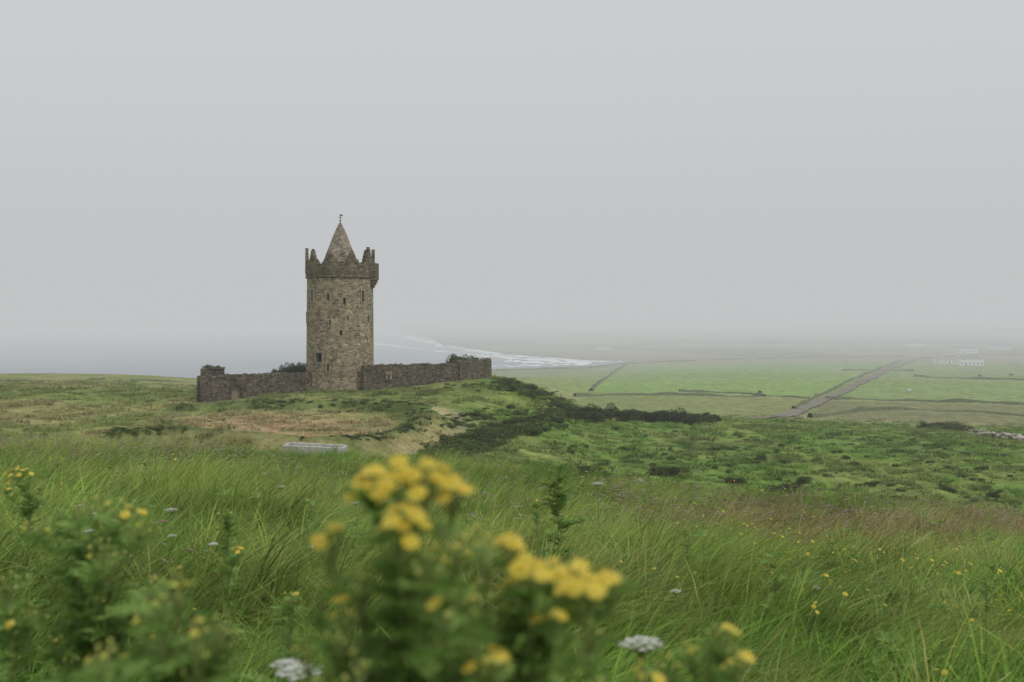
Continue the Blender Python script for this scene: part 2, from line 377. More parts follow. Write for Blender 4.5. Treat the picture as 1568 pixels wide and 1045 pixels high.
def blades(n,foot,h0,h1,w,bend0,bend1,seg=4,wind=.7,clump=0,pale=.055):
    r=rng
    a=r.uniform(0,2*np.pi,n); d=foot*np.sqrt(r.uniform(0,1,n)); bx=d*np.cos(a); by=d*np.sin(a)
    if clump:
        cc=r.normal(0,foot*.5,(clump,2)); ci=r.integers(0,clump,n); q=r.random(n)<.68
        bx=np.where(q,cc[ci,0]+r.normal(0,.028,n),bx); by=np.where(q,cc[ci,1]+r.normal(0,.028,n),by)
        chh=r.uniform(.6,1.4,clump)[ci]; cla=r.normal(0,.75,clump)[ci]; cb=r.uniform(.75,1.25,clump)[ci]; cbd=r.uniform(.7,1.25,clump)[ci]
    else: chh=1.0; cla=0; cb=1.0; cbd=1.0
    h=r.uniform(h0,h1,n)*chh; bd=np.minimum(r.uniform(bend0,bend1,n)*cbd,1.35)
    la=r.normal(0,1.1,n)*(1-wind)*2.2+cla; dx=np.cos(la); dy=np.sin(la)
    wa=r.uniform(0,2*np.pi,n); wx=np.cos(wa); wy=np.sin(wa)
    V=[];C=[]
    br=r.uniform(.6,1.4,n)*cb; ye=r.uniform(0,1,n); wv=w*r.uniform(.6,1.5,n)
    for s in range(seg+1):
        t=s/seg; px=bx+dx*h*bd*t**1.8; py=by+dy*h*bd*t**1.8; pz=h*(t-.42*bd*t**2.4)
        ww=wv*(1-t**2.0)*.5+wv*.03
        V.append(np.stack([px-wx*ww,py-wy*ww,pz],1)); V.append(np.stack([px+wx*ww,py+wy*ww,pz],1))
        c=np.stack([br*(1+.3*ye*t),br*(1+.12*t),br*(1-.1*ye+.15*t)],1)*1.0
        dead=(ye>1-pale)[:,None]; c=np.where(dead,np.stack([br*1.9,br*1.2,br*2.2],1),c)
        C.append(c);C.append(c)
    V=np.stack(V,1).reshape(-1,3); C=np.stack(C,1).reshape(-1,3); k=2*(seg+1)
    b0=np.arange(n)[:,None]*k; s=np.arange(seg)[None,:]*2
    Q=np.stack([b0+s,b0+s+1,b0+s+3,b0+s+2],-1).reshape(-1,4)
    return V,Q,C
cg=hidcoll('grass_tufts_near'); 
for k in range(7):
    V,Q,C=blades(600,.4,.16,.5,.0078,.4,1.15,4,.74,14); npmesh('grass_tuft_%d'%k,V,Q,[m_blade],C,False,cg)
cm=hidcoll('grass_tufts_mid')
for k in range(5):
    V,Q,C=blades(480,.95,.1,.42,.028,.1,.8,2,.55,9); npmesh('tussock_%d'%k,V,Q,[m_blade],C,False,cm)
cl_=hidcoll('wind_laid_grass')
for k in range(4):   # long, wind-laid swathes
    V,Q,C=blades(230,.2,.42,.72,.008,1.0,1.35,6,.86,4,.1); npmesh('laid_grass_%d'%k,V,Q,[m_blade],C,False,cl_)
# seed-head grass
cs=hidcoll('seed_grass')
for k in range(5):
    VV=[];QQ=[];CC=[];o_=0
    for s in range(13):
        hx,hy=rng.normal(0,.2,2); h=rng.uniform(.42,.68); la=rng.normal(0,.6); bd=rng.uniform(.15,.7); L_=rng.uniform(.06,.12)
        pts=[]
        for t in np.linspace(0,1,7):
            pts.append((hx+math.cos(la)*h*bd*t**2,hy+math.sin(la)*h*bd*t**2,h*(t-.35*bd*t**2)))
        end=Vector(pts[-1]); dr=(Vector(pts[-1])-Vector(pts[-2])).normalized(); dr=(dr+Vector((math.cos(la),math.sin(la),-.5))*.7).normalized()
        prof=[(0,.0008),(.15,.0042),(.4,.0068),(.7,.0055),(1,.0006)]
        rings=[(Vector(p),.0011,0) for p in pts]+[(end+dr*L_*t+Vector((0,0,-.02*t*t)),w*rng.uniform(.75,1.3),1) for t,w in prof]
        hc=rng.uniform(.8,1.2)
        for q,(p,w,hd) in enumerate(rings):
            for m_ in range(4):
                a=m_*math.pi/2; VV.append((p.x+w*math.cos(a),p.y+w*math.sin(a)*1.0,p.z+w*math.sin(a)*.6))
                CC.append((1.6,1.4,1.4) if hd==0 else (3.5*hc,2.25*hc,4.6*hc))
                if q: QQ.append((o_+4*(q-1)+m_,o_+4*(q-1)+(m_+1)%4,o_+4*q+(m_+1)%4,o_+4*q+m_))
        o_=len(VV)
    npmesh('seed_grass_%d'%k,VV,QQ,[m_blade],np.array(CC)*.78,True,cs)

def wedge(r0,r1,dens,half=33):
    n=int(dens*.5*(r1*r1-r0*r0)*math.radians(2*half)); r=np.sqrt(rng.uniform(r0*r0,r1*r1,n)); a=np.radians(rng.uniform(-half,half,n))
    return r*np.sin(a),r*np.cos(a)
def tufts(name,parts,coll,nv,s0,s1,tintmul=1.0,zr=.6,keep=None,sink=.02,jit=.22,hpat=.8,pal=None):
    xs=[];ys=[];sc=[]
    for (r0,r1,d,m) in parts:
        x,y=wedge(r0,r1,d); xs.append(x);ys.append(y);sc.append(np.full(len(x),m))
    x=np.concatenate(xs);y=np.concatenate(ys);sc=np.concatenate(sc)
    z=height(x,y)
    if keep is not None:
        k=keep(x,y,z); x,y,z,sc=x[k],y[k],z[k],sc[k]
    c=ground_col(x,y,z); n=len(x)
    if pal is not None: c=c*.45+np.array(pal)*.55
    tint=c*tintmul*rng.uniform(1-jit,1+jit,(n,1))*rng.uniform(.94,1.06,(n,3))
    s=rng.uniform(s0,s1,n)*sc*(1-hpat/2+hpat*fbm(x/1.3,y/1.3,2,77))
    rot=np.stack([rng.normal(0,.08,n),rng.normal(0,.08,n),rng.normal(0,zr,n)+ (fbm(x/3,y/3,2,88)-.5)*3.4],1)
    return scatter(name,np.stack([x,y,z-sink],1),rot,np.stack([s,s,s*rng.uniform(.8,1.15,n)],1),tint,coll,nv)
def castle_free(x,y,z):
    D,px=polar(x,y)
    return ~((px>312)&(px<742)&(y>118.5)&(y<150))&(np.abs(ringdist(x,y)+.3)>1.9)
tufts('meadow_grass',[(1.3,8,11,1.0),(8,18,7,1.05),(18,32,4.2,1.1)],cg,7,.75,1.15,1.22)
tufts('wind_laid_meadow_grass',[(1.8,10,2.2,.85),(10,24,1.1,.95)],cl_,4,.6,1.1,1.2,.5,keep=lambda x,y,z: fbm(x/2.4,y/2.4,3,171)>.5,pal=(.235,.375,.08))
tufts('pasture_grass',[(28,60,.7,.75),(60,110,.38,.8),(110,170,.27,1.0),(170,260,.06,1.2)],cm,5,.5,1.2,1.15,1.5,keep=castle_free,sink=.03,hpat=1.2)
# seed grass
x,y=wedge(1.6,28,5); z=height(x,y); D,px=polar(x,y); k=(fbm(x/3,y/3,3,101)+.22*sstep(9,12,D)*(px>850)*(1-sstep(19,23,D)))>.54; x,y,z,px,D=x[k],y[k],z[k],px[k],D[k]; n=len(x)
s=rng.uniform(.7,1.12,n)
red=(rng.random(n)<.12+.45*sstep(850,1100,px)*sstep(9,12,D))[:,None]
scatter('seed_head_grass',np.stack([x,y,z-.02],1),np.stack([rng.normal(0,.1,n),rng.normal(0,.1,n),rng.normal(0,.9,n)+np.where(rng.random(n)<.35,3.1,0)],1),np.stack([s,s,s],1),np.where(red,np.array([[.13,.1,.05]]),np.array([[.15,.19,.07]]))*rng.uniform(.8,1.2,(n,1)),cs,5)

# ---------------------------------------------------------------- mesh builder for plants
class MB:
    def __init__(s): s.v=[];s.f=[];s.m=[]
    def face(s,pts,m): b=len(s.v); s.v+= [tuple(p) for p in pts]; s.f.append(tuple(range(b,b+len(pts)))); s.m.append(m)
    def tube(s,pts,rad,m,n=6):
        b=len(s.v)
        for i,p in enumerate(pts):
            d=(pts[min(i+1,len(pts)-1)]-pts[max(i-1,0)]).normalized(); u=d.orthogonal().normalized(); w=d.cross(u)
            for k in range(n):
                a=2*math.pi*k/n; s.v.append(tuple(p+(u*math.cos(a)+w*math.sin(a))*rad[i]))
        for i in range(len(pts)-1):
            for k in range(n):
                s.f.append((b+i*n+k,b+i*n+(k+1)%n,b+(i+1)*n+(k+1)%n,b+(i+1)*n+k)); s.m.append(m)
    def leaf(s,p,d,L,m,lobes=6,wid=.35):
        d=d.normalized(); side=d.cross(Vector((0,0,1)));
        if side.length<.05: side=Vector((1,0,0))
        side.normalize(); up=side.cross(d); prev=p; 
        for i in range(1,lobes+1):
            t=i/lobes; c=p+d*L*t-Vector((0,0,1))*L*.35*t*t+up*random.uniform(-.02,.02)*L
            s.face([prev-side*L*.02,prev+side*L*.02,c+side*L*.015,c-side*L*.015],m)
            w=L*wid*math.sin(math.pi*min(.97,.15+.8*t))*random.uniform(.7,1.2)
            for sg in (-1,1):
                tip=c+side*sg*w+d*w*.45+up*random.uniform(-.25,.45)*w; h=L/lobes*.55
                mid=(prev+tip)/2+d*h*.7+up*w*.1
                s.face([prev,prev*.45+tip*.55-d*h*.5,tip,mid,c],m)
                tip2=tip+side*sg*w*.2-d*h*.3
                s.face([prev*.4+tip*.6,tip2,tip],m)
            prev=c
        s.face([prev-side*L*.05,prev+d*L*.14,prev+side*L*.05],m)
    def head(s,p,nrm,r,open_=1.0,mp=2,md=3,np_=13):
        nrm=nrm.normalized(); u=nrm.orthogonal().normalized(); w=nrm.cross(u); a0=random.random()*6
        b=p-nrm*r*.6
        ring=[p+(u*math.cos(a)+w*math.sin(a))*r*.38 for a in [k*math.pi/3 for k in range(6)]]
        lo=[b+(u*math.cos(a)+w*math.sin(a))*r*.16 for a in [k*math.pi/3 for k in range(6)]]
        for k in range(6): s.face([lo[k],lo[(k+1)%6],ring[(k+1)%6],ring[k]],4)
        top=p+nrm*r*.22; ring2=[p+nrm*r*.12+(u*math.cos(a)+w*math.sin(a))*r*.33 for a in [k*math.pi/3 for k in range(6)]]
        for k in range(6):
            s.face([ring[k],ring[(k+1)%6],ring2[(k+1)%6],ring2[k]],md); s.face([ring2[k],ring2[(k+1)%6],top],md)
        if open_>0:
            for k in range(np_):
                a=a0+2*math.pi*k/np_; dr=u*math.cos(a)+w*math.sin(a); tn=nrm.cross(dr)*r*.15
                e=p+dr*r*open_+nrm*r*random.uniform(-.15,.2)
                s.face([p+dr*r*.3-tn*.5,p+dr*r*.65-tn,e-tn*.4,e+tn*.4,p+dr*r*.65+tn,p+dr*r*.3+tn*.5],mp)
    def obj(s,name,mats,smooth=False): return mkobj(name,s.v,s.f,mats,smooth,None,s.m)
RM=[m_rleaf,m_rstem,m_petal,m_disc,m_bud]
def curve(a,b,n=7,sag=.15):
    c=Vector((a.x*.75+b.x*.25,a.y*.75+b.y*.25,a.z*.4+b.z*.6)); return [a*(1-t)**2+c*2*t*(1-t)+b*t*t for t in [i/(n-1) for i in range(n)]]
def ragwort(name,px,Y,top_py,clusters,leafn=70,L=.075,r=.0038,hr=.009,sh=0,k_=1.0):
    """clusters: (px,py,dY,radius,nheads,bud)"""
    mb=MB(); bx=(px-CX)/F*Y; base=Vector((bx,Y,gh(bx,Y)-.03)); top=W(px,top_py,Y)
    main=curve(base,top,16); mb.tube(main,[r*(1-.5*i/15) for i in range(16)],1,7)
    for i in range(leafn):
        t=random.uniform(.18,.97); k=t*15; p=main[int(k)].lerp(main[min(15,int(k)+1)],k-int(k))
        a=random.uniform(0,6.28); mb.leaf(p,Vector((math.cos(a),math.sin(a),random.uniform(.15,.9))),L*random.uniform(.6,1.2)*(1.1-.4*t),0)
    cl=list(clusters)
    for s_ in range(sh):   # leafy side shoots with closed buds
        b_=random.choice(clusters); cl.append((b_[0]+random.gauss(0,55),b_[1]+random.uniform(60,230),random.uniform(-.12,.15),.014,5,.97))
    for (cx,cy,dY,cr,nh,bud) in cl:
        cr*=k_; c=W(cx,cy,Y+dY*k_)
        dz=random.uniform(.1,.22); st=min(main,key=lambda q:abs(q.z-(c.z-dz)))
        if c.z-dz<main[0].z: st=main[2]
        br=curve(st,c-Vector((0,0,.03)),9); mb.tube(br,[r*.6*(1-.5*i/8) for i in range(9)],1,5)
        for i in range(random.randint(14,22)):
            p=br[random.randint(1,8)]; a=random.uniform(0,6.28); mb.leaf(p,Vector((math.cos(a),math.sin(a),random.uniform(.2,1.1))),L*random.uniform(.3,.75),0)
        for h in range(nh):
            a=h*2.4; rr=cr*math.sqrt((h+.5)/nh); q=c+Vector((math.cos(a)*rr,math.sin(a)*rr,random.uniform(-.008,.009)-rr*rr/cr*.5))
            s0=c-Vector((0,0,.03))+Vector((0,0,random.uniform(-.02,.01)))
            mb.tube([s0,s0.lerp(q,.6)+Vector((0,0,-.004)),q-Vector((0,0,.004))],[.0012,.001,.001],1,4)
            nr_=Vector((math.cos(a)*rr/cr*.6,math.sin(a)*rr/cr*.6-.25,1))
            if random.random()<bud: mb.head(q,nr_,hr*random.uniform(.5,.8),random.choice([0,0,.55]),2,4)
            else: mb.head(q,nr_,hr*random.uniform(.85,1.15),random.uniform(.85,1.05))
    return mb.obj(name,RM)
K=.78
ragwort('ragwort',612,.85,800,[(572,726,.02,.025,13,.05),(610,714,.09,.02,9,.1),(648,720,-.01,.03,17,.03),(692,738,.03,.02,9,.05),(617,792,-.04,.025,11,.15),(508,815,.06,.023,10,.6),(700,830,.12,.02,9,.97),(655,850,-.05,.02,9,.95),(560,880,.02,.018,8,.97),(530,930,.0,.018,8,.97)],80,.07,k_=K,sh=12)
ragwort('ragwort',815,.88,900,[(786,833,.04,.02,7,.1),(812,864,-.02,.025,11,.05),(866,866,.06,.027,12,.1),(893,886,-.03,.029,13,.05),(935,876,.05,.021,8,.1),(785,896,.05,.022,9,.5),(850,938,-.06,.012,4,.6),(742,900,.12,.02,8,.97),(812,955,-.02,.014,4,.5),(900,960,.1,.02,9,.97),(760,1000,-.08,.02,8,.9)],80,.07,k_=K,sh=16)
ragwort('ragwort',1085,1.05,990,[(1110,962,0,.026,12,.97),(1062,985,.06,.022,10,.97),(1125,1005,-.05,.022,9,.93),(1020,1010,.1,.02,9,.97),(990,1022,-.1,.02,8,.85)],60,.07,k_=K,sh=6)
ragwort('ragwort',250,.95,905,[(270,890,0,.024,11,.98),(225,925,.08,.02,9,.98),(335,950,-.02,.022,9,.98),(180,1000,.02,.02,8,.98),(300,1000,-.05,.02,8,.98)],70,.07,k_=K,sh=9)
ragwort('ragwort',500,.95,1010,[(512,1030,-.1,.022,9,.7),(745,1040,-.1,.02,8,.5),(470,985,.1,.018,7,.95)],50,.07,k_=K,sh=5)
ragwort('ragwort',675,.95,980,[(690,950,0,.015,7,.97),(655,960,.05,.015,7,.97),(720,985,.05,.015,7,.97)],60,.075,k_=K,sh=8)
ragwort('ragwort',120,1.6,785,[(150,762,0,.035,12,.95),(115,775,.1,.03,10,.95),(190,770,-.05,.03,11,.95),(60,800,.05,.03,9,.97),(215,800,.0,.03,9,.97),(160,830,-.1,.03,9,.97)],80,.085,sh=12)
ragwort('ragwort',45,3.6,735,[(30,717,0,.05,14,.15),(88,699,.2,.03,8,.5),(10,745,.1,.03,7,.7)],40,.09)
ragwort('ragwort',20,1.5,960,[(10,880,0,.03,9,.97),(40,930,0,.03,9,.97)],60,.09,sh=6)
ragwort('ragwort',350,3.2,800,[(365,840,-.1,.025,7,.1),(345,780,0,.03,8,.97)],50,.075)
ragwort('ragwort',855,5.6,722,[(858,708,0,.05,8,.97),(836,735,0,.04,7,.97),(872,742,.1,.04,7,.97),(845,760,.1,.04,7,.9)],65,.12,sh=3)
ragwort('ragwort',822,6.4,775,[(822,765,0,.04,7,.8)],30,.09)
ragwort('ragwort',445,2.6,915,[(450,905,0,.03,8,.95)],40,.08)
ragwort('ragwort',1510,4.2,890,[(1525,880,0,.03,6,.6)],25,.07)

# white umbels
def umbel(px,py,Y,R):
    mb=MB(); c=W(px,py,Y); base=Vector((c.x+.02,c.y+.02,gh(c.x,c.y)-.03)); hub=c-Vector((0,0,R*.7))
    mb.tube(curve(base,hub,10),[.003]*10,1,5)
    for k in range(18):
        a=k*2.4; rr=R*math.sqrt((k+.5)/18); q=c+Vector((math.cos(a)*rr,math.sin(a)*rr,-rr*rr/R*.25)); mb.tube([hub,q],[.0012,.001],1,4)
        for m_ in range(14):
            b=m_*2.4; r2=R*.2*math.sqrt((m_+.5)/14); f=q+Vector((math.cos(b)*r2,math.sin(b)*r2,random.uniform(0,.006))); s=R*.07
            for w_ in range(5):
                e=w_*1.257+b; d=Vector((math.cos(e),math.sin(e)-.3,.4))*s; t=Vector((-math.sin(e),math.cos(e),0))*s*.5
                mb.face([f,f+d*.6-t,f+d,f+d*.6+t],2)
    for k in range(8):
        p=base.lerp(hub,random.uniform(.1,.7)); a=random.uniform(0,6.28); mb.leaf(p,Vector((math.cos(a),math.sin(a),.5)),.1,0)
    mb.obj('wild_carrot',[m_rleaf,m_rstem,m_white])
for u in [(460,1026,1.7,.036),(438,1016,1.8,.025),(983,983,1.7,.034),(262,780,7,.045),(915,740,9,.05),(545,770,8,.03),(1250,900,6,.03),(700,760,10,.045),(430,745,10,.045),(1035,905,5,.028)]: umbel(*u)

# small yellow meadow flowers and leafy herbs (instanced)
cf=hidcoll('yellow_flower_sources')
for k in range(4):
    mb=MB()
    for s in range(3):
        p0=Vector((random.uniform(-.2,.2),random.uniform(-.2,.2),0)); p1=p0+Vector((random.uniform(.02,.14),random.uniform(-.06,.06),random.uniform(.36,.58)))
        mb.tube(curve(p0,p1,5),[.0016]*5,1,4); mb.head(p1,Vector((random.uniform(-.7,.7),random.uniform(-.9,.4),1)),random.uniform(.009,.017),1)
    o2=mb.obj('yellow_flower_%d'%k,RM); S.collection.objects.unlink(o2); cf.objects.link(o2)
x,y=wedge(3,28,5.0); z=height(x,y); D,px=polar(x,y)
k=rng.random(len(x))<(.045+.75*sstep(820,1150,px)*sstep(.44,.62,fbm(x/2.6,y/2.6,3,131))); x,y,z=x[k],y[k],z[k]; n=len(x); s=rng.uniform(.75,1.15,n)
scatter('yellow_meadow_flowers',np.stack([x,y,z],1),np.stack([np.zeros(n),np.zeros(n),rng.uniform(0,6.28,n)],1),np.stack([s,s,s],1),np.ones((n,3)),cf,4)
cw=hidcoll('white_flower_sources')
for k in range(3):
    mb=MB()
    p0=Vector((0,0,0)); p1=Vector((random.uniform(-.05,.1),random.uniform(-.05,.05),random.uniform(.4,.55))); mb.tube(curve(p0,p1,6),[.002]*6,1,4)
    for h in range(14):
        a=h*2.4; rr=.026*math.sqrt((h+.5)/14); q=p1+Vector((math.cos(a)*rr,math.sin(a)*rr,.02-rr*.3)); mb.tube([p1,q],[.001,.001],1,3)
        mb.head(q,Vector((0,-.5,1)),.0068,1,2,2,6)
    o2=mb.obj('white_flower_%d'%k,[m_rleaf,m_rstem,m_white,m_disc,m_rstem]); S.collection.objects.unlink(o2); cw.objects.link(o2)
x,y=wedge(5,28,.6); z=height(x,y); k=fbm(x/4,y/4,2,181)>.5; x,y,z=x[k],y[k],z[k]; n=len(x); s=rng.uniform(.65,1.1,n)
scatter('white_meadow_flowers',np.stack([x,y,z],1),np.stack([np.zeros(n),np.zeros(n),rng.uniform(-.8,.8,n)],1),np.stack([s,s,s],1),np.ones((n,3)),cw,3)
ch=hidcoll('herb_sources')
for k in range(4):
    mb=MB()
    for s in range(5):
        p0=Vector((random.uniform(-.09,.09),random.uniform(-.09,.09),0)); p1=p0+Vector((random.uniform(-.05,.12),random.uniform(-.06,.06),random.uniform(.25,.5))); cu=curve(p0,p1,8)
        mb.tube(cu,[.0022]*8,1,4)
        for i in range(16):
            p=cu[random.randint(1,7)]; a=random.uniform(0,6.28); mb.leaf(p,Vector((math.cos(a),math.sin(a),random.uniform(.2,1))),random.uniform(.03,.085),0,4,.4)
    o2=mb.obj('herb_%d'%k,RM); S.collection.objects.unlink(o2); ch.objects.link(o2)
x,y=wedge(2,24,1.8); z=height(x,y); k=fbm(x/2.5,y/2.5,2,151)>.5; x,y,z=x[k],y[k],z[k]; n=len(x); s=rng.uniform(.6,1.2,n)
scatter('meadow_herbs',np.stack([x,y,z-.02],1),np.stack([np.zeros(n),np.zeros(n),rng.uniform(0,6.28,n)],1),np.stack([s,s,s],1),np.ones((n,3)),ch,4)

# ---------------------------------------------------------------- shrubs
cb_=hidcoll('shrub_sources')
for k in range(5):
    r_=np.random.default_rng(50+k); lumps=[(r_.normal(0,.42,3)*np.array([1,1,.5])+np.array([0,0,.45]),r_.uniform(.3,.55)) for _ in range(9)]
    n=2200; li=r_.integers(0,9,n); cen=np.array([l[0] for l in lumps])[li]; rd=np.array([l[1] for l in lumps])[li]
    d=r_.normal(0,1,(n,3)); d/=np.linalg.norm(d,axis=1)[:,None]; P=cen+d*rd[:,None]*r_.uniform(.55,1.08,n)[:,None]*np.array([1,1,.8]); P[:,2]=np.abs(P[:,2])
    u=r_.normal(0,1,(n,3)); u/=np.linalg.norm(u,axis=1)[:,None]; w=np.cross(u,r_.normal(0,1,(n,3))); w/=np.linalg.norm(w,axis=1)[:,None]
    s=r_.uniform(.035,.07,n)[:,None]; V=np.stack([P-u*s,P+w*s*.6,P+u*s,P-w*s*.6],1).reshape(-1,3)
    lc=r_.uniform(.65,1.35,9)[li]*r_.uniform(.75,1.25,n); C=np.repeat(np.stack([lc,lc,lc*.9],1),4,0)
    npmesh('shrub_%d'%k,V,np.arange(4*n).reshape(-1,4),[m_bushleaf],C,False,cb_)
BP=[];BS=[];BK=[]
def bush(px,py,s,sz=None,ymin=38,Y=None,zz=None,k=1.0):
    if Y is None: p=hit(px,py,ymin)
    else:
        p=W(px,py,Y); p.z=gh(p.x,p.y) if zz is None else zz
    BP.append((p.x,p.y,p.z-.1*s)); BS.append((s,s,(sz if sz else s*random.uniform(.55,.85)))); BK.append(k)
def line(pts,n,s0,s1,jx=4,jy=2,flat=.6,ymin=38,k=1.0):
    P=np.array(pts,float)
    for _ in range(n):
        t=random.uniform(0,len(P)-1); x_=np.interp(t,range(len(P)),P[:,0])+random.gauss(0,jx); y_=np.interp(t,range(len(P)),P[:,1])+random.gauss(0,jy)
        s=random.uniform(s0,s1); bush(x_,y_,s,s*flat*random.uniform(.8,1.2),ymin,k=k)
line([(868,641),(910,642),(960,642),(1020,644),(1088,647)],150,1.0,1.7,3,1.6,.75,100,.5)
line([(770,588),(800,596),(838,606),(868,625)],90,.5,1.1,8,5,.5,100,.75)
line([(655,714),(690,694),(740,672),(800,652),(872,642)],230,.5,1.2,12,7,.5,48,.75)
line([(690,650),(760,640),(850,630)],60,.4,.8,14,6,.5,70,.8)
line([(150,668),(230,660),(300,650),(345,640)],80,.12,.3,16,3.5,.5,60,1.2)
line([(1412,655),(1450,656),(1478,660)],30,.8,1.4,4,1.5,.6,120,.7)
line([(620,598),(700,592),(750,590)],25,.3,.6,10,4,.5,100)
# rushes and bramble on the outer ring bank, added for its dark shadow line
for _ in range(200):
    i_=random.randint(4,len(RINGC)-2); a_=RINGC[i_]; d_=RINGC[i_+1]-a_; d_=d_/np.hypot(*d_); nrm=np.array([d_[1],-d_[0]]); o1=random.uniform(2.4,5.0)
    q=a_-nrm*o1+d_*random.uniform(-.5,.5)
    if ringdist(np.array([q[0]]),np.array([q[1]]))[0]<0: q=a_+nrm*o1
    if q[1]<66: continue
    s=random.uniform(.2,.45); BP.append((q[0],q[1],gh(q[0],q[1])-.05)); BS.append((s,s,s*.5)); BK.append(.8)
for px_,py_,s in [(1005,728,1.1),(1030,730,1.0),(1200,757,1.0),(1228,741,.7),(1130,742,.9),(1122,690,.5),(905,728,.9),(890,722,.7),(925,733,.8),(1165,704,.6),(990,700,.4),(1325,783,.8),(1375,785,.7),(1020,668,.5),(945,660,.6),(1052,684,.5),(1275,683,.4),(1210,668,.4),(1335,745,.5),(1450,752,.6),(1525,760,.7),(1500,720,.6),(1480,698,.5),(1540,700,.7),(1090,690,.5),(1030,705,.4),(960,690,.5),(878,690,.5)]:
    bush(px_,py_,s,k=.6)
    bush(px_+random.uniform(-9,9),py_+random.uniform(-3,3),s*.7,k=.6)
for _ in range(200):
    bush(random.uniform(860,1560),random.uniform(655,775),random.uniform(.15,.5),k=.8)
for _ in range(60):
    bush(random.uniform(0,700),random.uniform(625,690),random.uniform(.1,.25))
for _ in range(14): bush(random.uniform(430,466),0,random.uniform(.8,1.2),1.6,Y=random.uniform(127,130),zz=-8.0,k=.75)
for _ in range(14): bush(random.uniform(692,732),0,random.uniform(.9,1.2),1.5,Y=random.uniform(134,138),zz=-7.0,k=.75)
for _ in range(4): bush(random.uniform(316,338),0,.5,.45,Y=119.5,zz=-6.25)
BP=np.array(BP);BS=np.array(BS);n=len(BP)
tn=np.array([[.115,.16,.048]])*np.array(BK)[:,None]*rng.uniform(.7,1.3,(n,1))*rng.uniform(.9,1.12,(n,3))
scatter('shrubs',BP,np.stack([rng.normal(0,.1,n),rng.normal(0,.1,n),rng.uniform(0,6.28,n)],1),BS,tn,cb_,5)

# ---------------------------------------------------------------- castle
def empty(name,loc=(0,0,0)):
    e=bpy.data.objects.new(name,None); e.location=loc; S.collection.objects.link(e); return e
TC=Vector(((521-CX)/F*122,122,0)); castle=empty('castle_tower',TC)
def part(ob): ob.parent=castle; return ob
def lathe(name,prof,seg,mats,cap=True):
    v=[];f=[]
    for (r,z) in prof:
        for k in range(seg):
            a=2*math.pi*k/seg; v.append((r*math.sin(a),r*math.cos(a),z))
    for i in range(len(prof)-1):
        for k in range(seg): f.append((i*seg+k,(i+1)*seg+k,(i+1)*seg+(k+1)%seg,i*seg+(k+1)%seg))
    if cap: f.append(tuple(range(seg))); f.append(tuple(reversed(range((len(prof)-1)*seg,len(prof)*seg))))
    return mkobj(name,v,f,mats)
def boxmesh(verts,faces,c,sx,sy,sz,ang=0):
    b=len(verts); ca,sa=math.cos(ang),math.sin(ang)
    for dx in(-1,1):
        for dy in(-1,1):
            for dz in(-1,1):
                x_,y_=dx*sx/2,dy*sy/2; verts.append((c[0]+x_*ca-y_*sa,c[1]+x_*sa+y_*ca,c[2]+dz*sz/2))
    for q in((0,1,3,2),(4,6,7,5),(0,4,5,1),(2,3,7,6),(0,2,6,4),(1,5,7,3)): faces.append(tuple(b+i for i in q))
def boolcut(ob,cut):
    m=ob.modifiers.new('b','BOOLEAN'); m.operation='DIFFERENCE'; m.object=cut; m.solver='EXACT'
    dg=bpy.context.evaluated_depsgraph_get(); me=bpy.data.meshes.new_from_object(ob.evaluated_get(dg))
    ob.modifiers.clear(); ob.data=me; bpy.data.objects.remove(cut,do_unlink=True)
Rt=4.06; z0=-10.6; z1=4.62
body=part(lathe('tower_body',[(Rt+.12,z0),(Rt+.1,-8.9),(Rt+.02,-7.2),(Rt-.03,0),(Rt-.06,z1)],96,[m_tower]))
wins=[(485,453,.38,1.4),(511,455,.28,.8),(536,461,.28,.75),(561,454,.36,1.35),(474.3,487,.34,1.1),(514,494,.22,.55),(497,548,.85,1.05),(531,510,.28,.65),(511,563,.3,.9),(541,487,.18,.45),(568,489,.3,.8)]
cv=[];cf2=[];dv=[];df=[];fv2=[];ff2=[]
for (px_,py_,w_,h_) in wins:
    xr=(px_-521)/F*120; xr=max(-3.95,min(3.95,xr)); a=math.asin(xr/Rt); yy=-math.cos(a)*Rt
    zc=(HY-py_)/F*(122+yy); n_=Vector((math.sin(a),-math.cos(a),0)); c=n_*Rt
    boxmesh(cv,cf2,(c.x,c.y,zc),w_,1.1,h_,a)
    d=n_*(Rt-.5); boxmesh(dv,df,(d.x,d.y,zc),w_-.01,.06,h_-.01,a)  # dark slab at the back of the recess, painted in place of interior shade
    if w_>.31 :
        o_=n_*(Rt+.0)
        boxmesh(fv2,ff2,(o_.x,o_.y,zc+h_/2+.1),w_+.36,.2,.18,a); boxmesh(fv2,ff2,(o_.x,o_.y,zc-h_/2-.08),w_+.3,.2,.14,a)
        t_=Vector((math.cos(a),math.sin(a),0))
        for sg in(-1,1): q=o_+t_*sg*(w_/2+.08); boxmesh(fv2,ff2,(q.x,q.y,zc+.01),.14,.16,h_,a)
ha=math.asin(-24/F*120/Rt); hood=Vector((math.sin(ha),-math.cos(ha),0))*(Rt+.05)
boxmesh(fv2,ff2,(hood.x,hood.y,(HY-539.5)/F*118+.12),1.3,.34,.16,ha)
cut=mkobj('cut',cv,cf2); cut.location=TC; bpy.context.view_layer.update(); boolcut(body,cut)
part(mkobj('recess_shade_panels',dv,df,[m_dark])); part(mkobj('window_dressings',fv2,ff2,[m_dress]))
part(lathe('string_course',[(Rt-.1,z1-.02),(Rt+.1,z1+.02),(Rt+.16,z1+.16),(Rt+.1,z1+.24),(Rt-.1,z1+.26)],96,[m_parapet],False))
zp=6.3; Ro=4.2
part(lathe('parapet_drum',[(Ro-.06,z1+.24),(Ro+.02,z1+.8),(Ro,zp),(Ro-.45,zp),(Ro-.45,5.3),(.05,5.3)],96,[m_parapet],False))
v=[];f=[];NC=360; hs=[]
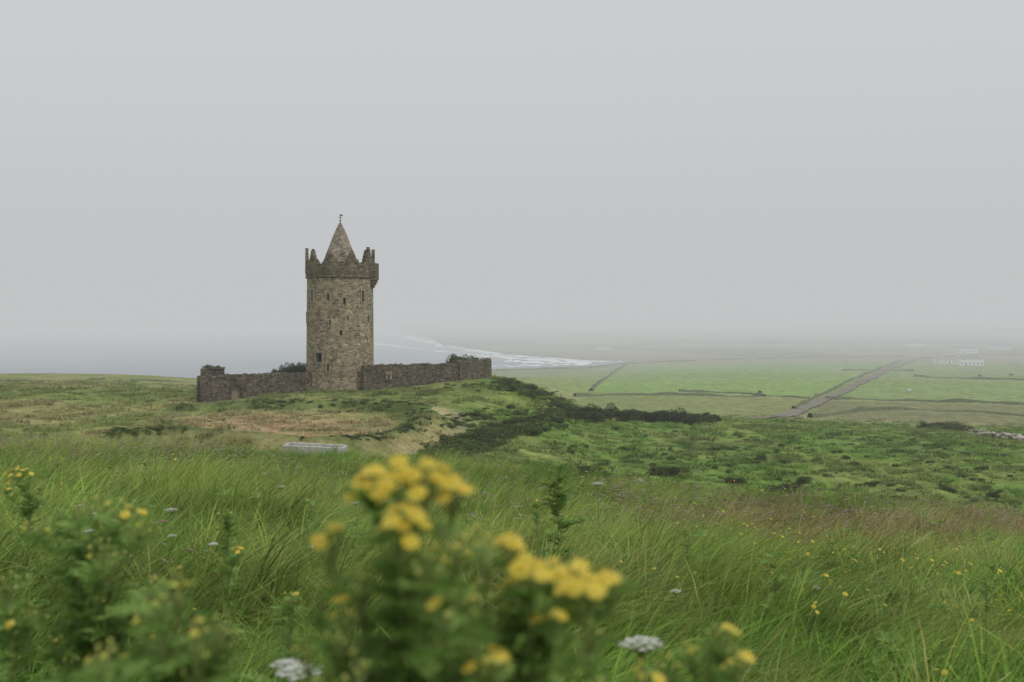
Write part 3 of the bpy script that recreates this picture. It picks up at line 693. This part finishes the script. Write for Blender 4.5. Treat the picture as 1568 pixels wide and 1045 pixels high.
nm=10; mh=[.62,.78,1.0,.96,1.0,.92,.95,1.0,.98,.72]
for k in range(NC):
    p=(k/NC*nm)%1; mi_=int(k/NC*nm); dd=abs(p-.5); H=mh[mi_]
    h=0
    if dd<.40: h=.2
    if dd<.31: h=.5
    if dd<.22: h=.95*H
    if dd<.15: h=1.4*H
    if dd<.09: h=1.8*H
    if dd<.04: h=2.05*H
    hs.append(h+random.uniform(-.04,.04) if h>0 else 0)
off=math.radians(-25)
for k in range(NC):
    h=hs[k]
    if h<=0: continue
    a0=2*math.pi*k/NC+off; a1=2*math.pi*(k+1)/NC+off; ro=Ro; ri=Ro-.38
    b=len(v)
    for a in(a0,a1):
        for r_ in(ro,ri):
            for zz in(zp,zp+h): v.append((r_*math.sin(a),-r_*math.cos(a),zz))
    f+= [(b+0,b+4,b+5,b+1),(b+2,b+3,b+7,b+6),(b+1,b+5,b+7,b+3)]
    if hs[k-1]<h-.001: f.append((b+0,b+1,b+3,b+2))
    if hs[(k+1)%NC]<h-.001: f.append((b+4,b+6,b+7,b+5))
part(mkobj('battlements',v,f,[m_parapet]))
part(lathe('cap_house',[(1.95,5.2),(1.92,6.7)],48,[m_slate]))
part(lathe('conical_roof',[(2.1,6.55),(2.08,6.66),(1.68,7.75),(1.25,8.85),(.83,9.95),(.44,10.85),(.28,11.1),(.3,11.16),(.1,11.5),(.0,11.62)],48,[m_slate],False))
v=[];f=[]
for a in(-.5,.35):
    r_=1.72; boxmesh(v,f,(math.sin(a)*r_,-math.cos(a)*r_,7.5),.34,.5,.42,a)
part(mkobj('roof_vents',v,f,[m_slate]))
mb=MB(); mb.tube([Vector((0,0,11.5)),Vector((0,0,12.55))],[.045,.03],0,8); mb.tube([Vector((-.22,0,12.1)),Vector((.25,0,12.1))],[.025,.025],0,6)
for zz,rr in((11.75,.11),(12.3,.08)):
    mb.tube([Vector((0,0,zz-rr)),Vector((0,0,zz-rr*.5)),Vector((0,0,zz)),Vector((0,0,zz+rr*.5)),Vector((0,0,zz+rr))],[.02,rr*.85,rr,rr*.85,.02],0,10)
mb.face([Vector((.02,0,12.35)),Vector((.3,.01,12.3)),Vector((.3,.01,12.5)),Vector((.02,0,12.5))],0)
part(mb.obj('weather_vane',[m_iron]))
v=[];f=[];a=math.radians(84)
nx,ny=math.sin(a),-math.cos(a)
def mac(rout,zb,zt,w): boxmesh(v,f,(nx*(rout-.6),ny*(rout-.6),(zb+zt)/2),w,1.2,zt-zb,a)
mac(4.62,4.45,6.5,1.7); mac(4.5,4.1,4.45,1.5); mac(4.36,3.8,4.1,1.3); mac(4.2,3.5,3.8,1.1)
part(mkobj('machicolation',v,f,[m_parapet]))

# bawn wall
def wall(name,pts,th,mat,jag=.08):
    v=[];f=[];P=[]
    for i in range(len(pts)-1):
        a=Vector(pts[i]);b=Vector(pts[i+1]); n=max(2,int((b-a).length/.35))
        for k in range(n): P.append(a.lerp(b,k/n))
    P.append(Vector(pts[-1]))
    for i,p in enumerate(P):
        d=(P[min(i+1,len(P)-1)]-P[max(i-1,0)]); d.z=0; d.normalize(); s=Vector((d.y,-d.x,0))*th/2
        zt=p.z+random.uniform(-jag,jag)*(.5+float(vnoise(i/5.,1,4))); zb=min(gh(p.x,p.y),gh(p.x+s.x*3,p.y+s.y*3),gh(p.x-s.x*3,p.y-s.y*3))-.7
        v+=[(p.x+s.x*1.12,p.y+s.y*1.12,zb),(p.x+s.x*.96,p.y+s.y*.96,zt-.02),(p.x,p.y,zt+.05),(p.x-s.x*.96,p.y-s.y*.96,zt-.02),(p.x-s.x*1.12,p.y-s.y*1.12,zb)]
        if i:
            b=5*i
            for k in range(4): f.append((b-5+k,b+k,b+k+1,b-5+k+1))
            f.append((b-5+4,b+4,b,b-5))
    f.append((0,1,2,3,4)); b=5*(len(P)-1); f.append((b+4,b+3,b+2,b+1,b))
    return mkobj(name,v,f,[mat])
A_=W(306,577,115); J1=W(475,571,119.5); J2=W(555,558.5,118.3); B_=W(699,557,124); C_=W(748.5,549.5,135)
K1=W(700,555,124.2)
D_=Vector((-9,150,-7.7)); E_=Vector((-41,140,-8.2))
bawn=empty('castle_courtyard_wall')
wl=wall('front_wall_left',[A_,W(362,574,117),J1],.75,m_wall)
def arch(cx,cy,zb,w,h,depth,ang,n=12):
    pts=[(-w/2,0),(-w/2,h-w/2)]+[(-w/2*math.cos(math.pi*k/n),h-w/2+w/2*math.sin(math.pi*k/n)) for k in range(1,n)]+[(w/2,h-w/2),(w/2,0)]
    v=[];ca,sa=math.cos(ang),math.sin(ang)
    for dy in(-depth/2,depth/2):
        for (u,z_) in pts: v.append((cx+u*ca-dy*sa,cy+u*sa+dy*ca,zb+z_))
    n_=len(pts); f=[tuple(range(n_)),tuple(reversed(range(n_,2*n_)))]+[(k,n_+k,n_+(k+1)%n_,(k+1)%n_) for k in range(n_)]
    return v,f
pA=A_; pB=W(362,574,117); dirv=(pB-pA); angw=math.atan2(dirv.y,dirv.x)
gp=W(361,590,116.95); zg=(HY-613)/F*116
vv,f_=arch(gp.x,gp.y,zg,1.15,1.75,1.0,angw); cut=mkobj('cut',vv,f_)
for o_ in (wl,cut):
    bm=bmesh.new(); bm.from_mesh(o_.data); bmesh.ops.recalc_face_normals(bm,faces=bm.faces); bm.to_mesh(o_.data); bm.free()
bpy.context.view_layer.update(); boolcut(wl,cut)
vv,f_=arch(gp.x,gp.y+.05,zg,1.14,1.74,.08,angw); gd=mkobj('arched_door',vv,f_,[m_wood])
v=[];f=[]
for k in range(11):
    a=math.pi*k/10; rr=.575+.13; u=-rr*math.cos(a); zz=zg+1.75-.575+rr*math.sin(a)
    boxmesh(v,f,(gp.x+u*math.cos(angw)+.42*math.sin(angw),gp.y+u*math.sin(angw)-.42*math.cos(angw),zz),.2,.16,.2,angw)
for sg in(-1,1):
    for q in range(4):
        u=sg*.7; boxmesh(v,f,(gp.x+u*math.cos(angw)+.42*math.sin(angw),gp.y+u*math.sin(angw)-.42*math.cos(angw),zg+.15+q*.29),.24,.16,.27,angw)
ga=mkobj('gate_surround',v,f,[m_wall])
wr=wall('front_wall_right',[J2,B_],.75,m_wall)
wc=wall('corner_wall',[K1,W(712,553.5,127),C_],.8,m_wall,jag=.14)
wb=wall('rear_wall',[C_,D_,E_,A_],.7,m_wall)
v=[];f=[]
q=W(596,576,119.6); an=math.atan2(B_.y-J2.y,B_.x-J2.x)
boxmesh(v,f,(q.x,q.y-.32,q.z),.75,.14,1.05,an); sf=mkobj('blocked_window_surround',v,f,[m_tower])
v=[];f=[]; boxmesh(v,f,(q.x,q.y-.4,q.z-.05),.36,.06,.7,an); sv=mkobj('blocked_window',v,f,[m_wall])
tq=W(327,568,119); v=[];f=[]
boxmesh(v,f,(tq.x,tq.y+.6,-7.6),1.9,1.8,2.7,.1); boxmesh(v,f,(tq.x,tq.y+.6,-6.2),2.1,2.0,.14,.1)
ct=mkobj('corner_turret',v,f,[m_wall])
v=[];f=[]
boxmesh(v,f,(W(313,568,117.5).x,117.5,-6.75),.9,.8,1.2,.3); cr=mkobj('turret_stub',v,f,[m_wall])
for o_ in(wl,gd,ga,wr,wc,wb,sf,sv,ct,cr): o_.parent=bawn

# ---------------------------------------------------------------- draped ribbons
def drape(name,pts,width,mat,off=.03,hgt=0,ymin=28,seg=1.0,wob=.15,sub=4):
    P=[hit(a,b,ymin) for a,b in pts]; R=[]
    for i in range(len(P)-1):
        n=max(2,int((P[i+1]-P[i]).length/seg)); p0=P[max(i-1,0)];p1=P[i];p2=P[i+1];p3=P[min(i+2,len(P)-1)]
        for k in range(n):
            t=k/n; R.append(.5*((2*p1)+(-p0+p2)*t+(2*p0-5*p1+4*p2-p3)*t*t+(-p0+3*p1-3*p2+p3)*t**3))
    R.append(P[-1]); v=[];f=[]
    for i,p in enumerate(R):
        d=R[min(i+1,len(R)-1)]-R[max(i-1,0)]; d.z=0; d.normalize(); s=Vector((d.y,-d.x,0)); w=width*(1+wob*2*(float(vnoise(i*.31,2.5,3))-.5))
        hh=hgt*(.4+1.1*float(vnoise(i*.43,7.5,6)))
        for k in range(sub+1):
            u=k/sub*2-1; x_=p.x+s.x*u*w/2; y_=p.y+s.y*u*w/2; bump_=hh*math.sqrt(max(0,1-u**4)) if hgt else 0
            v.append((x_,y_,gh(x_,y_)+(off if hgt==0 else -.25+bump_*1.25+random.uniform(-.15,.15)*hgt)))
        if i:
            for k in range(sub): a=(i-1)*(sub+1)+k; b=i*(sub+1)+k; f.append((a,a+1,b+1,b))
    return mkobj(name,v,f,[mat],True)
drape('country_lane',[(1196,640),(1240,622),(1300,595),(1360,566),(1405,549)],5,m_road,.35,0,175,4,.3)
drape('country_lane',[(1215,642),(1180,640),(1150,643)],5,m_road,.3,0,175,4)
hw=[[(880,607),(960,605),(1060,606),(1160,608),(1240,611)],[(1265,612),(1360,614),(1470,616),(1620,622)],[(905,599),(930,578),(960,558)],[(960,557),(1060,553),(1200,549),(1385,546)],
 [(760,568),(830,566),(900,564),(960,557)],[(1215,628),(1262,603),(1320,577),(1380,552)],[(1400,577),(1470,580),(1600,583)],
 [(1410,549),(1500,545),(1600,541)],[(1240,640),(1330,629),(1460,631),(1600,640)],[(1150,527),(1300,525),(1500,523)],[(1040,600),(1130,603),(1170,607)],[(1290,568),(1400,569)],[(200,583),(260,585),(306,586)],[(0,585),(90,584),(160,581)]]
for i_,h_ in enumerate(hw): drape('hedgerow',h_,1.7 if i_<12 else 1.0,m_hedge,0,.85 if i_<12 else .45,170 if i_<12 else 150,3,.5,4)

# ---------------------------------------------------------------- rocks, trough, field wall
def rock(name,c,s,seed,mat=m_rock,flat=.6):
    bm=bmesh.new(); bmesh.ops.create_icosphere(bm,subdivisions=3,radius=1)
    for v_ in bm.verts:
        q=v_.co; d=.75+.5*float(vnoise(q.x*1.7+seed,q.y*1.7+q.z*2.3,seed)); v_.co=Vector((q.x*d*s,q.y*d*s*.8,q.z*d*s*flat))
    me=bpy.data.meshes.new(name); bm.to_mesh(me); bm.free(); me.materials.append(mat); o=bpy.data.objects.new(name,me); o.location=c; S.collection.objects.link(o); return o
for i_,(a,b,s) in enumerate([(915,742,.5),(905,738,.35),(978,742,.35),(1470,792,.35),(1290,783,.3),(1562,676,.8),(752,742,.25)]):
    p=hit(a,b,38); rock('boulder',p+Vector((0,0,s*.25)),s,i_+3)
fw=empty('dry_stone_wall')
for i_ in range(110):
    t=random.random(); p=hit(1478+t*120,664+t*16+random.uniform(-1.5,1.5),110); s=random.uniform(.18,.42)
    o_=rock('wall_stone',p+Vector((0,0,random.uniform(0,.6))),s,i_*7+1,random.choice([m_rock,m_dress,m_dress,m_wall,m_wall])); o_.parent=fw
p=hit(482,702,44); v=[];f=[]
sl=empty('stone_trough',p+Vector((0,0,.2)))
boxmesh(v,f,(0,-.45,.1),3.3,.14,.9); boxmesh(v,f,(0,.45,.14),3.3,.14,.9); boxmesh(v,f,(-1.72,0,.1),.14,1.04,.9); boxmesh(v,f,(1.72,0,.1),.14,1.04,.9); boxmesh(v,f,(0,0,.38),3.28,.75,.08)
tr=mkobj('trough_walls',v,f,[m_rock]); bv=tr.modifiers.new('bv','BEVEL'); bv.width=.03; tr.parent=sl; sl.rotation_euler=(.02,.03,-.12)
for a,b in((527,704),(533,703),(432,703)): q=hit(a,b,44); rock('boulder',q+Vector((0,0,.15)),.35,a,m_wall)

# ---------------------------------------------------------------- cottages
def house(px,py,L,Wd,H,rh,ang,Y=None):
    p=hit(px,py,300); e=empty('white_farmhouse',(p.x,p.y,p.z-.1)); e.rotation_euler=(0,0,ang)
    v=[(-L/2,-Wd/2,-1),(L/2,-Wd/2,-1),(L/2,Wd/2,-1),(-L/2,Wd/2,-1),(-L/2,-Wd/2,H),(L/2,-Wd/2,H),(L/2,Wd/2,H),(-L/2,Wd/2,H),(-L/2,0,H+rh),(L/2,0,H+rh)]
    w=mkobj('walls',v,[(0,1,5,4),(2,3,7,6),(1,2,6,9,5),(3,0,4,8,7)],[m_whitewash],parent=e)
    o=.25; v=[(-L/2-o,-Wd/2-o,H-.1),(L/2+o,-Wd/2-o,H-.1),(L/2+o,0,H+rh+.12),(-L/2-o,0,H+rh+.12),(-L/2-o,Wd/2+o,H-.1),(L/2+o,Wd/2+o,H-.1)]
    mkobj('roof',v,[(0,1,2,3),(3,2,5,4)],[m_roof],parent=e)
    v=[];f=[]
    for k in range(int(L/3)): boxmesh(v,f,(-L/2+1.5+k*3,-Wd/2-.02,1.6 if k!=1 else 1.1),.9,.1,1.0 if k!=1 else 2.0)
    mkobj('windows',v,f,[m_dark],parent=e); v=[];f=[]
    for sg in(-1,1): boxmesh(v,f,(sg*(L/2-.5),0,H+rh+.4),.9,.7,1.3)
    mkobj('chimneys',v,f,[m_whitewash],parent=e)
house(1484,560,18,8,5.2,1.3,.05); house(1452,557,10,6,3.3,.9,.02); house(1436,556,6,5,3,1.0,-.05)
house(1478,541,20,9,4,2.4,.3); house(1530,536,22,9,4,2.4,-.2); house(925,536,18,9,4,2,.1); house(1400,531,20,9,4,2,.1)

# grazing animals
def beast(name,px,py,mat,s,ang):
    p=hit(px,py,175); me=bpy.data.meshes.new(name)
    V=[(0,0,1.0),(.45,0,1.02),(.8,0,1.1),(1.05,0,.85),(1.25,0,.5),(1.42,0,.3),(-.5,0,1.02),(-.78,0,1.05),(-.9,0,.7),
       (.5,.2,.75),(.52,.2,.4),(.5,.2,.02),(.5,-.2,.75),(.55,-.2,.4),(.6,-.2,.02),(-.62,.2,.75),(-.72,.2,.42),(-.66,.2,.02),(-.62,-.2,.75),(-.75,-.2,.42),(-.7,-.2,.02)]
    E=[(0,1),(1,2),(2,3),(3,4),(4,5),(0,6),(6,7),(7,8),(1,9),(9,10),(10,11),(1,12),(12,13),(13,14),(6,15),(15,16),(16,17),(6,18),(18,19),(19,20)]
    Rr_=[.36,.34,.26,.17,.14,.08,.34,.25,.03,.13,.06,.05,.13,.06,.05,.15,.07,.05,.15,.07,.05]
    me.from_pydata(V,E,[]); me.materials.append(mat); o=bpy.data.objects.new(name,me); S.collection.objects.link(o)
    m=o.modifiers.new('s','SKIN')
    for i_,r_ in enumerate(Rr_): me.skin_vertices[0].data[i_].radius=(r_,r_)
    me.skin_vertices[0].data[0].use_root=True
    o.modifiers.new('u','SUBSURF').levels=1; o.location=p; o.scale=(s,s,s); o.rotation_euler=(0,0,ang)
for i_,(a,b) in enumerate([(1118,566),(1164,605),(1392,603),(1500,578),(1530,577),(1548,577),(1512,590),(1295,556)]): beast('cow',a,b,m_cow1 if i_%2 else m_cow2,1.2,random.uniform(0,6.2))

# ---------------------------------------------------------------- fog (homogeneous glowing volumes: thin haze everywhere, thicker bank off the coast)
def fogvol(name,SIG,c,sx,sy,sz,colr):
    m_=bpy.data.materials.new(name); m_.use_nodes=True; nt=m_.node_tree; nt.nodes.clear()
    o=nt.nodes.new('ShaderNodeOutputMaterial'); ab=nt.nodes.new('ShaderNodeVolumeAbsorption'); ab.inputs['Color'].default_value=(0,0,0,1); ab.inputs['Density'].default_value=SIG
    em=nt.nodes.new('ShaderNodeEmission'); em.inputs['Color'].default_value=(*colr,1); em.inputs['Strength'].default_value=SIG  # added glow stands in for skylight scattered by the fog
    ad=nt.nodes.new('ShaderNodeAddShader'); nt.links.new(ab.outputs[0],ad.inputs[0]); nt.links.new(em.outputs[0],ad.inputs[1]); nt.links.new(ad.outputs[0],o.inputs['Volume'])
    v=[];f=[]; boxmesh(v,f,c,sx,sy,sz); g=mkobj(name,v,f,[m_])
    bm=bmesh.new(); bm.from_mesh(g.data); bmesh.ops.recalc_face_normals(bm,faces=bm.faces); bm.to_mesh(g.data); bm.free()
fogvol('haze',1/2500.,(0,0,30),15600,15600,340,(.555,.567,.57))
fogvol('fog_bank',1/900.,(0,490+3550,40),15000,7100,300,(.525,.54,.546))

# ---------------------------------------------------------------- world, sun, camera
w=bpy.data.worlds.new('World'); S.world=w; w.use_nodes=True; nt=w.node_tree; nt.nodes.clear()
out=nt.nodes.new('ShaderNodeOutputWorld'); bg=nt.nodes.new('ShaderNodeBackground'); sky=nt.nodes.new('ShaderNodeTexSky'); sky.sky_type='NISHITA'; sky.sun_disc=False
sky.sun_elevation=math.radians(52); sky.sun_rotation=math.radians(125)
hs_=nt.nodes.new('ShaderNodeHueSaturation'); hs_.inputs['Saturation'].default_value=.25; nt.links.new(sky.outputs[0],hs_.inputs['Color'])
mx=nt.nodes.new('ShaderNodeMix'); mx.data_type='RGBA'; mx.inputs[0].default_value=.9; nt.links.new(hs_.outputs[0],mx.inputs[6]); mx.inputs[7].default_value=(6.4,6.72,6.95,1)
nt.links.new(mx.outputs[2],bg.inputs[0]); bg.inputs[1].default_value=.1; nt.links.new(bg.outputs[0],out.inputs[0])
sl_=bpy.data.lights.new('sun','SUN'); sl_.energy=1.5; sl_.angle=math.radians(12); sl_.color=(1,.97,.92); so=bpy.data.objects.new('sun',sl_); S.collection.objects.link(so)
el,az=math.radians(52),math.radians(125)
sd=Vector((math.sin(az)*math.cos(el),math.cos(az)*math.cos(el),math.sin(el))); so.rotation_euler=(-sd).to_track_quat('-Z','Y').to_euler()
cam=bpy.data.cameras.new('camera'); co=bpy.data.objects.new('camera',cam); S.collection.objects.link(co); S.camera=co
cam.sensor_width=36; cam.lens=F/1568*36; cam.shift_y=-37.5/1568; co.rotation_euler=(math.radians(90),0,0); cam.clip_start=.05; cam.clip_end=30000
cam.dof.use_dof=True; cam.dof.focus_distance=22; cam.dof.aperture_fstop=4.2
S.view_settings.view_transform='Standard'; S.view_settings.look='None'; S.view_settings.exposure=0
